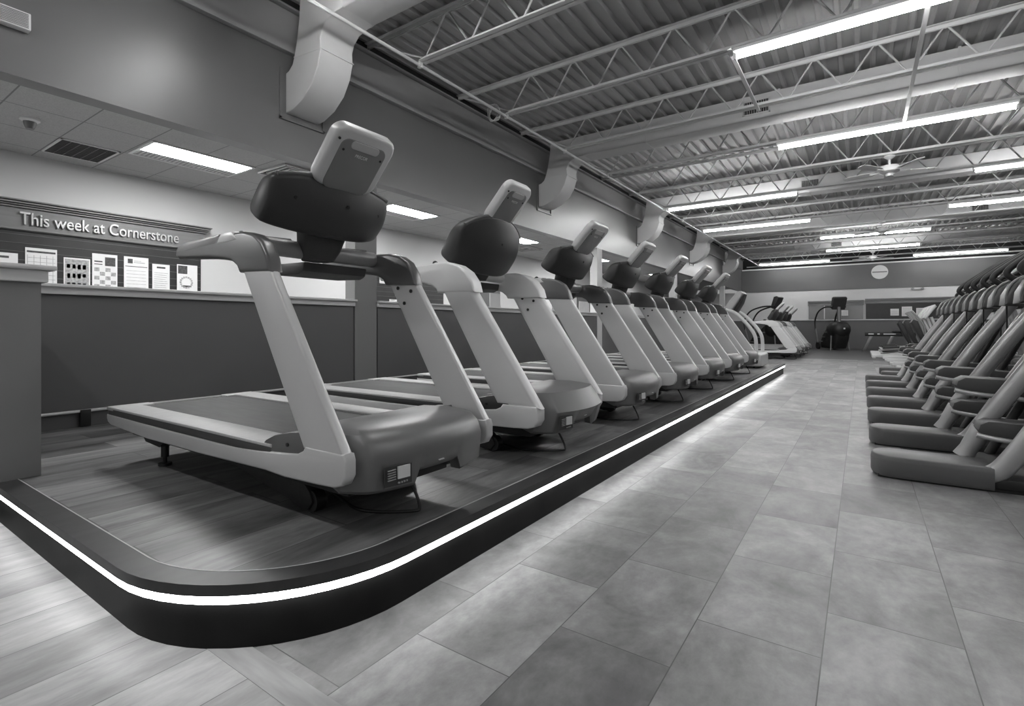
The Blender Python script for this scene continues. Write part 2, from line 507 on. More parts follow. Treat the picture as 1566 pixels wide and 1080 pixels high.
def make_treadmill(kind, name, label, loc):
    """kind 0: two tone with dark caps; 1: plain pale shell, taller round pod"""
    t = thing(name, label, 'treadmill', loc, 0, 'treadmills on the platform')
    sh = 'shell' if kind == 0 else 'shell2'
    capm = 'cap' if kind == 0 else 'shell2'
    for s in (-1, 1):
        TK = .05 if kind == 0 else .085
        yo, yi = s*HW, s*(HW-TK)
        prism('side_frame', sh, t, side_pts(), yo, yi, bev=.009, seg=3)
        # cover filling the cut-out in front of the upright
        dk = 'cap' if kind == 0 else 'capdark'
        prism('side_cover', dk, t, tl([(-2.09, .487), (-2.03, .535), (-1.97, .560), (-1.86, .585), (-1.74, .60), (-1.70, .55), (-1.74, .515), (-1.83, .497)]), s*(HW-.006), s*(HW-TK-.02), bev=.008)
        # upright
        w = 0 if kind == 0 else .035
        prism('upright', sh, t, tl([(-2.215-w, 1.30), (-2.21-w, 1.25), (-1.765-w, .53), (-1.515+w*.6, .53), (-1.975+w*.3, 1.21), (-2.03+w*.3, 1.30)]), s*(HW-.003), s*(HW-TK+.002), bev=.014 if kind == 0 else .032, seg=4)
        # cap and handrail
        if kind == 0:
            cp = [(-1.985, 1.225), (-2.005, 1.29), (-2.05, 1.355), (-2.11, 1.392), (-2.19, 1.412), (-2.30, 1.415), (-2.50, 1.412), (-2.72, 1.407), (-2.79, 1.403), (-2.822, 1.388), (-2.826, 1.352), (-2.80, 1.338), (-2.7, 1.332), (-2.5, 1.318), (-2.36, 1.302), (-2.29, 1.29), (-2.245, 1.265), (-2.225, 1.235)]
        else:
            cp = [(-1.96, 1.215), (-1.98, 1.28), (-2.03, 1.345), (-2.10, 1.39), (-2.19, 1.415), (-2.30, 1.415), (-2.50, 1.40), (-2.72, 1.385), (-2.80, 1.375), (-2.825, 1.35), (-2.81, 1.325), (-2.7, 1.318), (-2.5, 1.305), (-2.40, 1.29), (-2.32, 1.27), (-2.28, 1.245), (-2.265, 1.22)]
        cap = prism('handrail', capm, t, tl(cp), s*(HW+.004), s*(HW-TK-.012), bev=.015, seg=4)
        if kind == 0:
            bm = bmesh.new()
            pr(bm, tl([(-2.82, 1.366), (-2.80, 1.402), (-2.70, 1.414), (-2.38, 1.420), (-2.42, 1.372)]), s*(HW+.006), s*(HW-TK-.014), bev=.012)
            finish(bm, 'grip', 'crosstube', cap)
            bm = bmesh.new()
            pr(bm, tl([(-2.415, 1.374), (-2.375, 1.419), (-2.28, 1.421), (-2.235, 1.38), (-2.30, 1.374)]), s*(HW+.007), s*(HW-.04), bev=.008)
            finish(bm, 'inlay', sh, cap)
        # bolts on the inner face of the upright
        for (xx, zz) in ((-2.13, 1.215), (-2.03, 1.195), (-2.08, 1.13)):
            bm = bmesh.new()
            cyl(bm, (xx-TX, s*(HW-TK), zz-TH), (0, 1, 0), .010, .006, 10)
            finish(bm, 'bolt', 'black', t)
        bm = bmesh.new(); cyl(bm, (-1.87-TX, s*(HW-.004), .535-TH), (0, 1, 0), .008, .006, 10)
        finish(bm, 'bolt', 'black', t)
        # foot rail and dark stripe
        bm = bmesh.new()
        bx(bm, -3.74-TX, -1.98-TX, min(yo, s*(HW-.155)), max(yo, s*(HW-.155)), .508-TH, .522-TH, .005, 2)
        bx(bm, -3.742-TX, -3.655-TX, min(yo, s*(HW-.22)), max(yo, s*(HW-.22)), .50-TH, .5225-TH, .006, 2)
        finish(bm, 'foot_rail', 'footrail', t)
        box('side_stripe', 'stripe', t, -3.738-TX, -1.99-TX, min(s*(HW-.004), s*(HW-.10)), max(s*(HW-.004), s*(HW-.10)), .472-TH, .509-TH, .004)
    # running deck
    box('running_belt', 'belt', t, -3.70-TX, -1.93-TX, -HW+.15, HW-.15, .478-TH, .512-TH, .012, 3)
    box('under_pan', 'black', t, -3.66-TX, -1.62-TX, -HW+.10, HW-.10, .345-TH, .475-TH, .01)
    # motor hood, bowed in plan
    def plan(k, ins, dz, front, back=-2.03):
        W = HW-(.055 if kind == 0 else .088)-ins
        o = []
        n_ = 48
        for i in range(n_+1):
            y = W*math.sin(PI/2*(2*i/n_-1))
            e = abs(y/W)
            o.append((front-ins*.6 - .085*e**2 - .085*max(0, (e-.80)/.20)**2.2, y))
        o = [(x-TX, y, (k-.055 if k < .45 and not -.14 < y < .12 else k)-TH) for x, y in o]
        o.append((-1.80-TX, W, k-TH+dz*.4)); o.append((-1.95-TX, W, k-TH+dz)); o.append((back-TX, W*.96, k-TH+dz*1.6))
        o.append((back-TX, -W*.96, k-TH+dz*1.6)); o.append((-1.95-TX, -W, k-TH+dz)); o.append((-1.80-TX, -W, k-TH+dz*.4))
        return o
    ex = 0 if kind == 0 else .02
    bm = bmesh.new()
    loft(bm, [plan(.43, .05, .02, -1.47+ex, -1.9), plan(.425, .012, .02, -1.455+ex, -1.9), plan(.44, .0, .02, -1.445+ex, -1.95), plan(.50, -.002, .0, -1.432+ex*2), plan(.555, .0, -.02, -1.45+ex), plan(.59+ex, .012, -.035, -1.475+ex), plan(.602+ex, .04, -.045, -1.52), plan(.605+ex, .10, -.05, -1.60)])
    hd = finish(bm, 'motor_hood', 'hood', t, 38)
    box('notch_plate', 'black', t, -1.66-TX, -1.52-TX, -.13, .11, .375-TH, .43-TH, .004)
    st = prism('rating_label', 'capdark', t, [(-1.4455+ex-.02-TX, -.30), (-1.4445+ex-.02-TX, -.30), (-1.4375+ex-TX, -.185), (-1.4395+ex-TX, -.185)], .40-TH, .475-TH, 'Z')
    k_ = .0165/.115
    def onface(y): return -1.4375+ex-TX+(y+.185)*k_
    prism('sticker', 'sticker', t, [(onface(-.25)-.002, -.25), (onface(-.25)+.003, -.25), (onface(-.195)+.003, -.195), (onface(-.195)-.002, -.195)], .425-TH, .472-TH, 'Z')
    bm = bmesh.new()
    for k in range(5):
        bx(bm, onface(-.275)-.002, onface(-.275)+.0035, -.295, -.257, .425-TH+k*.009, .428-TH+k*.009)
    for k in range(4):
        bx(bm, onface(-.22)-.003, onface(-.22)+.003, -.25+k*.013, -.243+k*.013, .408-TH, .414-TH)
    finish(bm, 'print', 'inkgrey', st)
    box('status_light', 'white', t, -1.452+ex-TX, -1.436+ex-TX, -.03, .0, .450-TH, .454-TH)
    # underside
    for s in (-1, 1):
        a = prism('lift_arm', 'rubber', t, tl([(-2.62, .33), (-2.58, .405), (-2.0, .36), (-1.93, .30), (-1.91, .26), (-1.94, .222), (-1.99, .218), (-2.1, .245)]), s*.30, s*.235, bev=.008)
        bm = bmesh.new(); cyl(bm, (-1.935-TX, s*.265, .258-TH), (0, 1, 0), .047, .05, 24)
        finish(bm, 'wheel', 'black', a)
        bm = bmesh.new()
        tb(bm, [(-3.28-TX, s*.31, .40-TH), (-3.28-TX, s*.31, .225-TH)], .011, 8)
        cyl(bm, (-3.28-TX, s*.31, .219-TH), (0, 0, 1), .034, .014, 16)
        pr(bm, tl([(-3.46, .41), (-3.38, .345), (-3.2, .335), (-3.08, .41)]), s*.37, s*.25)
        cyl(bm, (-3.28-TX, s*.31, .30-TH), (0, 0, 1), .02, .08, 10)
        finish(bm, 'levelling_foot', 'black', t)
    # cross tube, cable grip bar, tray
    zc = 1.385-TH
    tube('cross_tube', 'crosstube' if kind == 0 else 'shell2', t, [(-2.33-TX, -HW+.06, zc), (-2.335-TX, 0, zc), (-2.33-TX, HW-.06, zc)], .043, 20)
    tray = [(-2.58, 1.275), (-2.38, 1.268), (-2.34, 1.285), (-2.33, 1.33), (-2.58, 1.335)]
    prism('tray', 'capdark', t, tl(tray), -.06, HW-.10, bev=.01)
    gb = tube('grip_bar', 'rubber', t, [(-2.36-TX, -HW+.08, 1.425-TH), (-2.44-TX, -.25, 1.43-TH), (-2.45-TX, -.06, 1.44-TH)], .018, 10)
    tube('grip_bar', 'rubber', t, [(-2.36-TX, HW-.08, 1.425-TH), (-2.44-TX, .25, 1.43-TH), (-2.45-TX, .06, 1.44-TH)], .018, 10)
    # neck
    bm = bmesh.new()
    loft(bm, [[(-2.30-TX+p[0], p[1], zc-.05) for p in rrect(.12, .14, .04)], [(-2.29-TX+p[0], p[1], zc+.0) for p in rrect(.14, .20, .05)], [(-2.25-TX+p[0], p[1], zc+.12) for p in rrect(.14, .26, .05)]])
    finish(bm, 'neck', 'pod', t, 50)
    # console pod: bowed shell leaning towards the aisle at the top
    if kind == 0:
        PW, zt0, zt1, zb0, zb1, xt0, xt1, xb0, xb1 = .338, 1.722, 1.685, 1.425, 1.475, -2.09, -2.135, -2.16, -2.27
    else:
        PW, zt0, zt1, zb0, zb1, xt0, xt1, xb0, xb1 = .345, 1.77, 1.66, 1.35, 1.42, -2.06, -2.13, -2.17, -2.26
    def podsec(y, sh=1.0):
        e = min(1, abs(y/PW))
        zt = zt0+(zt1-zt0)*e**(2.2 if kind == 0 else 2.6); zb = zb0+(zb1-zb0)*e**2.4
        xt = xt0+(xt1-xt0)*e**2; xb = xb0+(xb1-xb0)*e**2
        dp = .13*(1-.25*e**3)
        C = Vector(((xt+xb)/2-dp/2, (zt+zb)/2))
        q = [(xb, zb), (xb+(xt-xb)*.5+.028, (zt+zb)/2-.02), (xt, zt), (xt-dp, zt-.0), (xb-dp*.9, zb+.07)]
        q = [C+(Vector(p)-C)*sh for p in q]
        # round the corners of the section
        o = []
        n_ = len(q)
        for a in range(n_):
            p0, p1, p2 = q[a-1], q[a], q[(a+1) % n_]
            d0, d2 = (p0-p1), (p2-p1)
            rr = .035 if a != 1 else .08
            A, B = p1+d0.normalized()*min(rr, d0.length*.45), p1+d2.normalized()*min(rr, d2.length*.45)
            for u in (0, .25, .5, .75, 1):
                o.append(A*(1-u)**2+p1*2*u*(1-u)+B*u*u)
        return [(p[0]-TX, y, p[1]-TH) for p in o]
    bm = bmesh.new()
    ys = [-PW, -PW*.985, -PW*.95, -PW*.88]+[PW*(-.8+.16*i) for i in range(11)]+[PW*.88, PW*.95, PW*.985, PW]
    shr = [.80, .91, .97, .995]+[1.0]*11+[.995, .97, .91, .80]
    loft(bm, [podsec(y, k) for y, k in zip(ys, shr)])
    pod = finish(bm, 'console', 'pod', t, 55)
    bm = bmesh.new()
    pts = []
    for k in range(21):
        y = PW*.93*(-1+2*k/20)
        e = abs(y/PW)
        pts.append((xt0+(xt1-xt0)*e**2-.014-TX, y, zt0+(zt1-zt0)*e**2.3-.009-TH))
    tb(bm, pts, .013, 8)
    finish(bm, 'console_rim', 'podrim', pod, 60)
    for y in (-.23, .03, .25):
        e = abs(y/PW)
        bm = bmesh.new()
        cyl(bm, ((xt0+xb0)/2+((xt1-xt0)+(xb1-xb0))/2*e**2+.022-TX, y, (zt0+zb0)/2+.02-TH), (1, 0, -.4), .009, .02, 10)
        finish(bm, 'screw', 'black', pod)
    # screen with a recessed back, leaning forward at about 45 degrees
    tilt = math.radians(43)
    W_, H_ = (.348, .315) if kind == 0 else (.29, .32)
    sc = Matrix.Translation((-2.015-TX, 0, (1.80 if kind == 0 else 1.85)-TH)) @ Matrix.Rotation(tilt, 4, 'Y')
    bm = bmesh.new()
    rings = []
    for (dx, k) in ((-.03, .93), (-.022, 1.0), (.012, 1.0), (.026, .95), (.030, .88)):
        rings.append([tuple(sc @ Vector((dx, p[0]*k, p[1]*k))) for p in rrect(W_, H_, .06, 6)])
    loft(bm, rings)
    scr = finish(bm, 'display', 'shell' if kind == 0 else 'shell2', t, 45)
    bm = bmesh.new()
    rings = []
    for (dx, k) in ((.026, 1.0), (.034, .98), (.036, .93)):
        rings.append([tuple(sc @ Vector((dx, p[0]*k, p[1]*k-.025))) for p in rrect(W_*.74, H_*.84, .04, 6)])
    loft(bm, rings)
    rc = finish(bm, 'back_panel', 'screenrecess', scr, 45)
    for (yy, z_) in ((-W_*.43, H_*.30), (-W_*.31, H_*.16), (W_*.31, H_*.16)):
        bm = bmesh.new()
        cyl(bm, sc @ Vector((.036, yy, z_)), sc.to_3x3() @ Vector((1, 0, 0)), .006, .006, 8)
        finish(bm, 'screw', 'black', scr)
    bm = bmesh.new()
    loft(bm, [[tuple(sc @ Vector((.036, p[0], p[1]+H_*.27))) for p in rrect(W_*.46, .04, .018)], [tuple(sc @ Vector((.039, p[0]*.97, p[1]*.9+H_*.27))) for p in rrect(W_*.46, .04, .018)]])
    bxm = finish(bm, 'port_cover', 'screenback', scr)
    # maker's word on the back panel, reading left to right from the aisle
    mt = sc @ Matrix.Translation((.0375, 0.0, H_*.12)) @ Matrix(((0, 0, 1, 0), (1, 0, 0, 0), (0, 1, 0, 0), (0, 0, 0, 1)))
    text_mesh('lettering', 'PRECOR', 'white', rc, .022, .0006, mt, width=.07)
    # mains cord
    pts = spline([(-1.62-TX, -.03, .36-TH), (-1.56-TX, -.02, .24-TH), (-1.58-TX, -.05, .008), (-1.75-TX, -.16, .008), (-1.95-TX, -.12, .008), (-2.3-TX, .0, .008)], 6)
    tube('power_cord', 'black', t, pts, .0065, 6)
    return t

P0, PT = 1.60, 1.297
GT = 'treadmills on the platform'
tr0 = make_treadmill(0, 'treadmill', 'largest grey treadmill, at the rounded near corner of the platform', (TX, P0, TH))
tr1 = make_treadmill(1, 'treadmill', 'pale treadmill with all pale handrails, second from the platform corner', (TX, P0+PT, TH))
for k in range(2, 7):
    dup(tr0, (TX, P0+PT*k, TH), 'grey treadmill with dark handrail caps, %s from the rounded platform corner' % ORD[k])

# ------------------------------------------------------------------ slim treadmills with bent tube uprights at the platform's far end
def make_slim(loc, label):
    t = thing('slim_treadmill', label, 'treadmill', loc, 0)
    for s in (-1, 1):
        pts = spline([(1.10, s*.38, .12), (1.10, s*.38, .48), (1.06, s*.38, .66), (.92, s*.38, .86), (.70, s*.36, 1.07), (.45, s*.34, 1.13)], 6)
        tube('upright', 'shell2', t, pts, .033, 12)
        box('side_rail', 'footrail', t, -1.0, .9, s*.38-.05 if s > 0 else s*.38-.05, s*.38+.05, .12, .24, .01)
    box('running_belt', 'belt', t, -.98, .88, -.33, .33, .17, .225, .01)
    box('motor_hood', 'shell', t, .80, 1.20, -.44, .44, .03, .27, .04, 4)
    m_ = prism('console', 'screenback', t, [(.46, 1.12), (.60, 1.06), (.84, 1.44), (.80, 1.49), (.72, 1.47)], -.25, .25, bev=.03, seg=3)
    prism('console_back', 'pod', m_, [(.62, 1.07), (.85, 1.43), (.80, 1.26), (.70, 1.08)], -.16, .16, bev=.01)
    for y in (-.3, .3):
        tube('leg', 'black', t, [(-.8, y, .13), (-.8, y, .0)], .02, 8)
    for y in (-.3, .3):
        tube('leg', 'black', t, [(1.05, y, .05), (1.05, y, .0)], .02, 8)
    return t
make_slim((TX-.16, P0+PT*7+.35, HP+.005), 'slim treadmill with bent pale tube uprights, alone of its kind, last on the platform')

# ------------------------------------------------------------------ treadmills on the floor beyond the platform
for k in range(4):
    src = tr1 if k in (0, 2) else tr0
    lab = ['white sided treadmill on the floor just beyond the end of the platform', 'treadmill on the floor directly behind the white sided one', 'third treadmill of the floor row beyond the platform', 'last treadmill of the floor row, closest to the black stair climber'][k]
    dup(src, (-2.72, 18.1+1.35*k, .0), lab, group='treadmills on the floor beyond the platform')

# ------------------------------------------------------------------ glide trainers along the right
def make_glider(loc, label):
    t = thing('cross_trainer', label, 'cross trainer', loc, 0, 'cross trainers along the right')
    # low rear cover with a rounded end
    def out(k, dz):
        o = []
        for i in range(11):
            a = PI/2 + PI*i/10
            o.append((.10+.11*math.cos(a)*k, .16+.16*math.sin(a)*k))
        o += [(.60, .16-.16*k), (.60, .16+.16*k)]
        return [(p[0], p[1], dz) for p in o]
    bm = bmesh.new()
    loft(bm, [out(.94, .012), out(1.0, .03), out(1.0, .115), out(.96, .138), out(.86, .148)])
    bc = finish(bm, 'base_cover', 'plastic', t, 50)
    box('base_foot', 'black', t, .03, 1.9, .04, .28, 0, .02)
    box('base_frame', 'black', t, .55, 2.3, .02, .86, .02, .085, .01)
    # stance tubes
    def leg(y, nm='main_tube'):
        pts = spline([(.56, y, .085), (.63, y, .13), (.72, y, .27), (.86, y, .53), (1.24, y, 1.22)], 6)
        o = tube(nm, 'amtframe', t, pts, .056, 16, flat=.8)
        return o
    leg(.05)
    tube('rear_tube', 'black', t, [(.70, .84, .08), (1.22, .84, 1.24)], .03, 8)
    for y in (.38,):
        pts = [(.50, y, .13), (.53, y, .19), (.60, y, .33)]
        lw = tube('crank_sleeve', 'amtsilver', t, pts, [.058, .05, .062], 16)
        tube('swing_arm', 'amtframe', t, [(.60, y, .36), (.90, y, .86), (1.16, y, 1.26)], [.05, .056, .05], 14, flat=.75)
    # foot plates
    for (y0, z0, dx) in ((.20, .345, 0), (.60, .585, -.06)):
        pd = prism('pedal', 'pedal', t, [(.55+dx, z0), (.57+dx, z0-.035), (.8+dx, z0-.05), (1.35+dx, z0-.07), (1.36+dx, z0+.03), (1.1+dx, z0+.03), (.8+dx, z0+.055), (.60+dx, z0+.06), (.56+dx, z0+.035)], y0-.02, y0+.2, bev=.01, seg=2)
        tube('pedal_rail', 'amtsilver', pd, spline([(.54+dx, y0-.03, z0-.03), (.70+dx, y0-.03, z0-.055), (1.3+dx, y0-.03, z0-.10)], 4), .016, 8)
    # top housing
    hp = [(1.02, 1.20), (1.03, 1.30), (1.08, 1.40), (1.16, 1.455), (1.28, 1.47), (1.50, 1.46), (1.52, 1.22), (1.30, 1.185)]
    for y in (.0, .58):
        hs = prism('housing', 'amthousing', t, hp, y, y+.28, bev=.035, seg=4)
        bm = bmesh.new()
        tb(bm, spline([(1.03, y+.03, 1.22), (1.035, y+.02, 1.31), (1.08, y+.02, 1.41), (1.17, y+.02, 1.465), (1.3, y+.02, 1.475)], 5), .010, 6)
        finish(bm, 'trim', 'amtframe', hs)
        bm = bmesh.new()
        cyl(bm, (1.3, y-.001, 1.40), (0, 1, 0), .012, .006, 10)
        finish(bm, 'bolt', 'black', hs)
    # hanging cables
    tube('cable', 'black', t, [(1.07, .22, 1.24), (1.075, .22, .38)], .0065, 6)
    tube('cable', 'black', t, [(1.10, .66, 1.24), (1.105, .66, .62)], .0065, 6)
    # handlebars
    for y in (.12, .72):
        pts = spline([(1.22, y, 1.38), (1.08, y, 1.46), (1.06, y, 1.52), (1.16, y, 1.62), (1.40, y, 1.80), (1.56, y, 1.88), (1.62, y, 1.86)], 6)
        tube('handlebar', 'black', t, pts, .028, 12)
        tube('fixed_grip', 'black', t, spline([(1.30, y+.06, 1.46), (1.30, y+.06, 1.56), (1.42, y+.06, 1.62), (1.6, y+.06, 1.62)], 5), .022, 10)
    # front mast and console
    tube('mast', 'amtframe', t, [(2.2, .43, .08), (1.95, .43, 1.0), (1.78, .43, 1.66)], .06, 14)
    cs = prism('console', 'pod', t, [(1.62, 1.62), (1.66, 1.58), (1.86, 1.86), (1.82, 1.90)], .18, .68, bev=.015, seg=2)
    box('cover', 'plastic', t, 1.75, 2.35, .18, .68, .08, .55, .08, 4)
    return t
G0, GP = 4.17, 1.12
gl = make_glider((.06, G0, 0), 'nearest cross trainer, its low grey rear cover closest to the viewer at right')
for k in range(1, 9):
    dup(gl, (.06 + (.0 if k < 7 else .25), G0+GP*k, 0), 'grey cross trainer on the right, %s in the row counting the nearest as first' % ORD[k], skip=('handlebar',) if k > 4 else ())

# ------------------------------------------------------------------ machines further down the right side
def make_recumbent(loc, label):
    t = thing('recumbent_bike', label, 'exercise bike', loc, 0, 'recumbent bikes down the right side')
    t.scale = (1.1, 1.1, 1.05)
    box('base_rail', 'shell2', t, .0, 1.5, -.06, .06, .06, .15, .02, 3)
    for x in (.1, 1.4):
        box('floor_bar', 'shell2', t, x-.05, x+.05, -.30, .30, 0, .07, .015)
    prism('backrest', 'seat', t, [(.55, .45), (.64, .40), (.42, 1.08), (.34, 1.12), (.30, 1.05)], -.22, .22, bev=.03, seg=3)
    box('seat', 'seat', t, .48, .95, -.22, .22, .38, .47, .035, 3)
    tube('seat_post', 'amtframe', t, [(.7, 0, .4), (.7, 0, .12)], .04, 10)
    for s in (-1, 1):
        tube('hand_grip', 'black', t, spline([(.6, s*.26, .38), (.7, s*.3, .42), (.85, s*.3, .62)], 5), .018, 8)
    prism('drive_cover', 'pod', t, [(1.15, .12), (1.75, .12), (1.8, .5), (1.55, .75), (1.3, .6)], -.11, .11, bev=.04, seg=3)
    for s in (-1, 1):
        box('pedal', 'black', t, 1.15, 1.27, s*.2-.05, s*.2+.05, .42+s*.1, .46+s*.1, .008)
    tube('mast', 'amtframe', t, [(1.6, 0, .6), (1.42, 0, 1.25)], .035, 10)
    prism('console', 'pod', t, [(1.30, 1.22), (1.34, 1.18), (1.50, 1.50), (1.46, 1.53)], -.2, .2, bev=.02, seg=2)
    return t
rb = make_recumbent((.62, 15.4, 0), 'black seated recumbent bike just beyond the last cross trainer')
dup(rb, (.55, 16.9, 0), 'black seated recumbent bike in the middle of the far right group')
dup(rb, (.50, 18.4, 0), 'black seated recumbent bike furthest from the cross trainers')

def make_stepper(loc, label, rz=0):
    """elliptical with pale angled console and white base rails"""
    t = thing('elliptical', label, 'elliptical trainer', loc, rz, 'white based ellipticals down the right side')
    box('base_frame', 'shell2', t, .0, 2.0, -.28, -.18, .03, .13, .02)
    box('base_frame', 'shell2', t, .0, 2.0, .18, .28, .03, .13, .02)
    for x in (.02, 1.5):
        box('cross_foot', 'shell2', t, x, x+.1, -.38, .38, 0, .07, .015)
    prism('front_cover', 'pod', t, [(1.2, .05), (2.0, .05), (1.95, .55), (1.7, .7), (1.35, .55)], -.17, .17, bev=.05, seg=3)
    for s in (-1, 1):
        tube('pedal_arm', 'amtframe', t, [(1.45, s*.22, .35), (.25, s*.22, .20-s*.06)], .03, 10)
        prism('pedal', 'seat', t, [(.3, .25-s*.06), (.72, .30-s*.05), (.72, .35-s*.05), (.3, .31-s*.06)], s*.15, s*.32, bev=.01)
        tube('moving_arm', 'amtframe', t, spline([(1.35, s*.3, .4), (1.33, s*.3, .95), (1.2, s*.3, 1.25), (1.02, s*.28, 1.5)], 5), .022, 10)
    tube('mast', 'shell2', t, [(1.75, 0, .6), (1.5, 0, 1.3)], .045, 12)
    prism('console', 'shell2', t, [(1.30, 1.28), (1.36, 1.22), (1.62, 1.62), (1.58, 1.68), (1.52, 1.66)], -.24, .24, bev=.03, seg=3)
    return t
st = make_stepper((.25, 20.2, 0), 'pale elliptical trainer nearest in the far right group')
for k, lb in enumerate(('pale elliptical trainer in the middle of the far right group', 'pale elliptical trainer of the far right group nearest the far wall')):
    dup(st, (.25, 21.4+1.2*k, 0), lb)

# black rowing machine with a printed rail
rw = thing('rowing_machine', 'low black rowing machine with white printing on its rail by the far wall', 'rowing machine', (.1, 25.6, 0))
box('rail', 'black', rw, 0, 2.0, -.09, .09, .62, .78, .02)
for x in (.15, .85, 1.5):
    prism('leg', 'hood', rw, [(x-.25, 0), (x-.15, 0), (x+.12, .62), (x, .62)], -.16, .16, bev=.01)
box('seat', 'seat', rw, .9, 1.3, -.18, .18, .78, .86, .03)
tube('handle', 'black', rw, spline([(1.2, 0, .8), (1.4, 0, .95), (1.55, 0, 1.2), (1.7, 0, 1.25)], 5), .025, 8)
bm = bmesh.new()
for a, b in ((.12, .30), (.42, .50), (.62, 1.02)):
    bx(bm, a, b, -.095, -.088, .69, .73)
finish(bm, 'printing', 'white', rw)

# ------------------------------------------------------------------ stair climbers
def make_climber(loc, label, rz):
    t = thing('stair_climber', label, 'stair climber', loc, rz, 'black stair climbers near the far wall')
    t.scale = (1.15, 1.15, 1.15)
    # user climbs facing +x; body seen from its front
    pr_ = [(-.55, .05), (.42, .05), (.62, .45), (.64, .80), (.50, 1.02), (.20, 1.05), (-.10, .86), (-.45, .55), (-.60, .30)]
    prism('body', 'black', t, pr_, -.25, .25, bev=.08, seg=4)
    bm = bmesh.new()
    loft(bm, [[(.30+p[0], p[1], z) for p in rrect(w, d, .42*min(w, d), 5)] for (z, w, d) in ((.36, .34, .26), (.46, .58, .44), (.60, .76, .62), (.74, .84, .70), (.88, .80, .68), (1.0, .64, .56), (1.06, .44, .40))])
    finish(bm, 'front_shroud', 'black', t, 60)
    for k in range(4):
        box('step', 'hood', t, -.60+.20*k, -.38+.20*k, -.27, .27, .28+.18*k, .32+.18*k, .008)
    for s in (-1, 1):
        bm = bmesh.new(); cyl(bm, (-.62, s*.30, .14), (0, 1, 0), .14, .07, 20)
        finish(bm, 'wheel', 'rubber', t, 50)
        pts = spline([(-.70, s*.36, .75), (-.72, s*.37, 1.10), (-.50, s*.36, 1.45), (-.05, s*.32, 1.62), (.35, s*.22, 1.62)], 6)
        tube('handrail', 'black', t, pts, .028, 10)
        tube('handrail_post', 'hood', t, [(-.55, s*.34, .25), (-.70, s*.36, .80)], .025, 8)
        tube('leg', 'hood', t, [(.35, s*.28, .55), (.42, s*.33, .0)], .028, 8)
    box('front_bar', 'steel', t, .36, .42, -.22, .22, .33, .37, .01)
    tube('mast', 'hood', t, [(.35, 0, 1.0), (.32, 0, 1.62)], .06, 14)
    prism('console', 'pod', t, [(.18, 1.58), (.30, 1.52), (.48, 1.95), (.40, 2.0), (.30, 1.98)], -.24, .24, bev=.03, seg=3)
    box('maker_mark', 'steel', t, .715, .727, -.03, .03, .78, .84)
    return t
cl = make_climber((-1.0, 26.6, 0), 'black stair climber standing alone at the end of the aisle', math.radians(-62))
dup(cl, (-3.35, 22.9+1.6, 0), 'black stair climber half hidden behind the row of floor treadmills', rz=math.radians(-15))

# ------------------------------------------------------------------ roof joists
J0, JP = 5.95, 1.725
XS = -4.13
def make_joist(y, label):
    t = thing('roof_joist', label, 'roof joist', (0, y, 0), 0, 'roof joists')
    z0, z1 = 4.01, 4.49
    bm = bmesh.new()
    for s in (-1, 1):
        bx(bm, XS, XR, s*.012-.004+s*.0, s*.012+.004, z0, z0+.05)
        bx(bm, XS, XR, min(s*.012, s*.06), max(s*.012, s*.06), z0, z0+.007)
    finish(bm, 'bottom_chord', 'steel', t)
    bm = bmesh.new()
    for s in (-1, 1):
        bx(bm, XW+.02, XR, s*.012-.004, s*.012+.004, z1-.05, z1)
        bx(bm, XW+.02, XR, min(s*.012, s*.06), max(s*.012, s*.06), z1-.007, z1)
    finish(bm, 'top_chord', 'steel', t)
    bm = bmesh.new()
    pts = [(XW+.12, 0, z1-.03), (XS+.05, 0, z0+.03)]
    x = XS+.05
    up = True
    while x < XR-.5:
        x += .325
        pts.append((x-.02, 0, (z1-.035) if up else (z0+.025)))
        pts.append((x+.02, 0, (z1-.035) if up else (z0+.025)))
        up = not up
    tb(bm, pts, .0125, 6)
    finish(bm, 'web_rod', 'steel', t, 60)
    return t
jl = make_joist(J0, 'white steel roof joist carrying the nearest long tube light')
jn = {-2: 'white steel roof joist nearest the camera, overhead', -1: 'white steel roof joist next after the near duct, before the first tube light'}
for k in list(range(-2, 0)) + list(range(1, 13)):
    lb = jn.get(k) or 'white open web roof joist, %s beyond the joist of the nearest tube light' % ORD[k-1]
    dup(jl, (0, J0+JP*k, 0), lb)

# ------------------------------------------------------------------ tube lights
def make_light(loc, label):
    t = thing('tube_light', label, 'ceiling light', loc, 0, 'long tube lights under the roof joists')
    prism('fixture', 'white', t, [(-.06, .0), (.06, .0), (.06, -.03), (.025, -.055), (-.025, -.055), (-.06, -.03)], 0, 2.87, axis='X')
    bm = bmesh.new(); tb(bm, [(.02, 0, -.075), (2.85, 0, -.075)], .024, 12)
    finish(bm, 'lamp_tube', 'tubelamp', t, 60)
    for x in (.0, 2.84):
        box('end_cap', 'white', t, x, x+.03, -.03, .03, -.11, -.05, .004)
    return t
ML, MM, MR_ = -4.03, -1.15, 1.73
rows = [(-1, (MM,)), (0, (MM,)), (2, (MM,)), (4, (ML, MR_)), (6, (ML, MR_)), (8, (MM,)), (10, (MM,)), (12, (ML, MR_)), (-2, (ML, MR_)), (-4, (ML, MR_))]
first = None
side = {ML: 'left', MM: 'middle', MR_: 'right'}
where = {0: 'nearest glowing tube light, running out of the top of the picture', 2: 'second glowing tube light from the camera, in the middle bay'}
li = 0
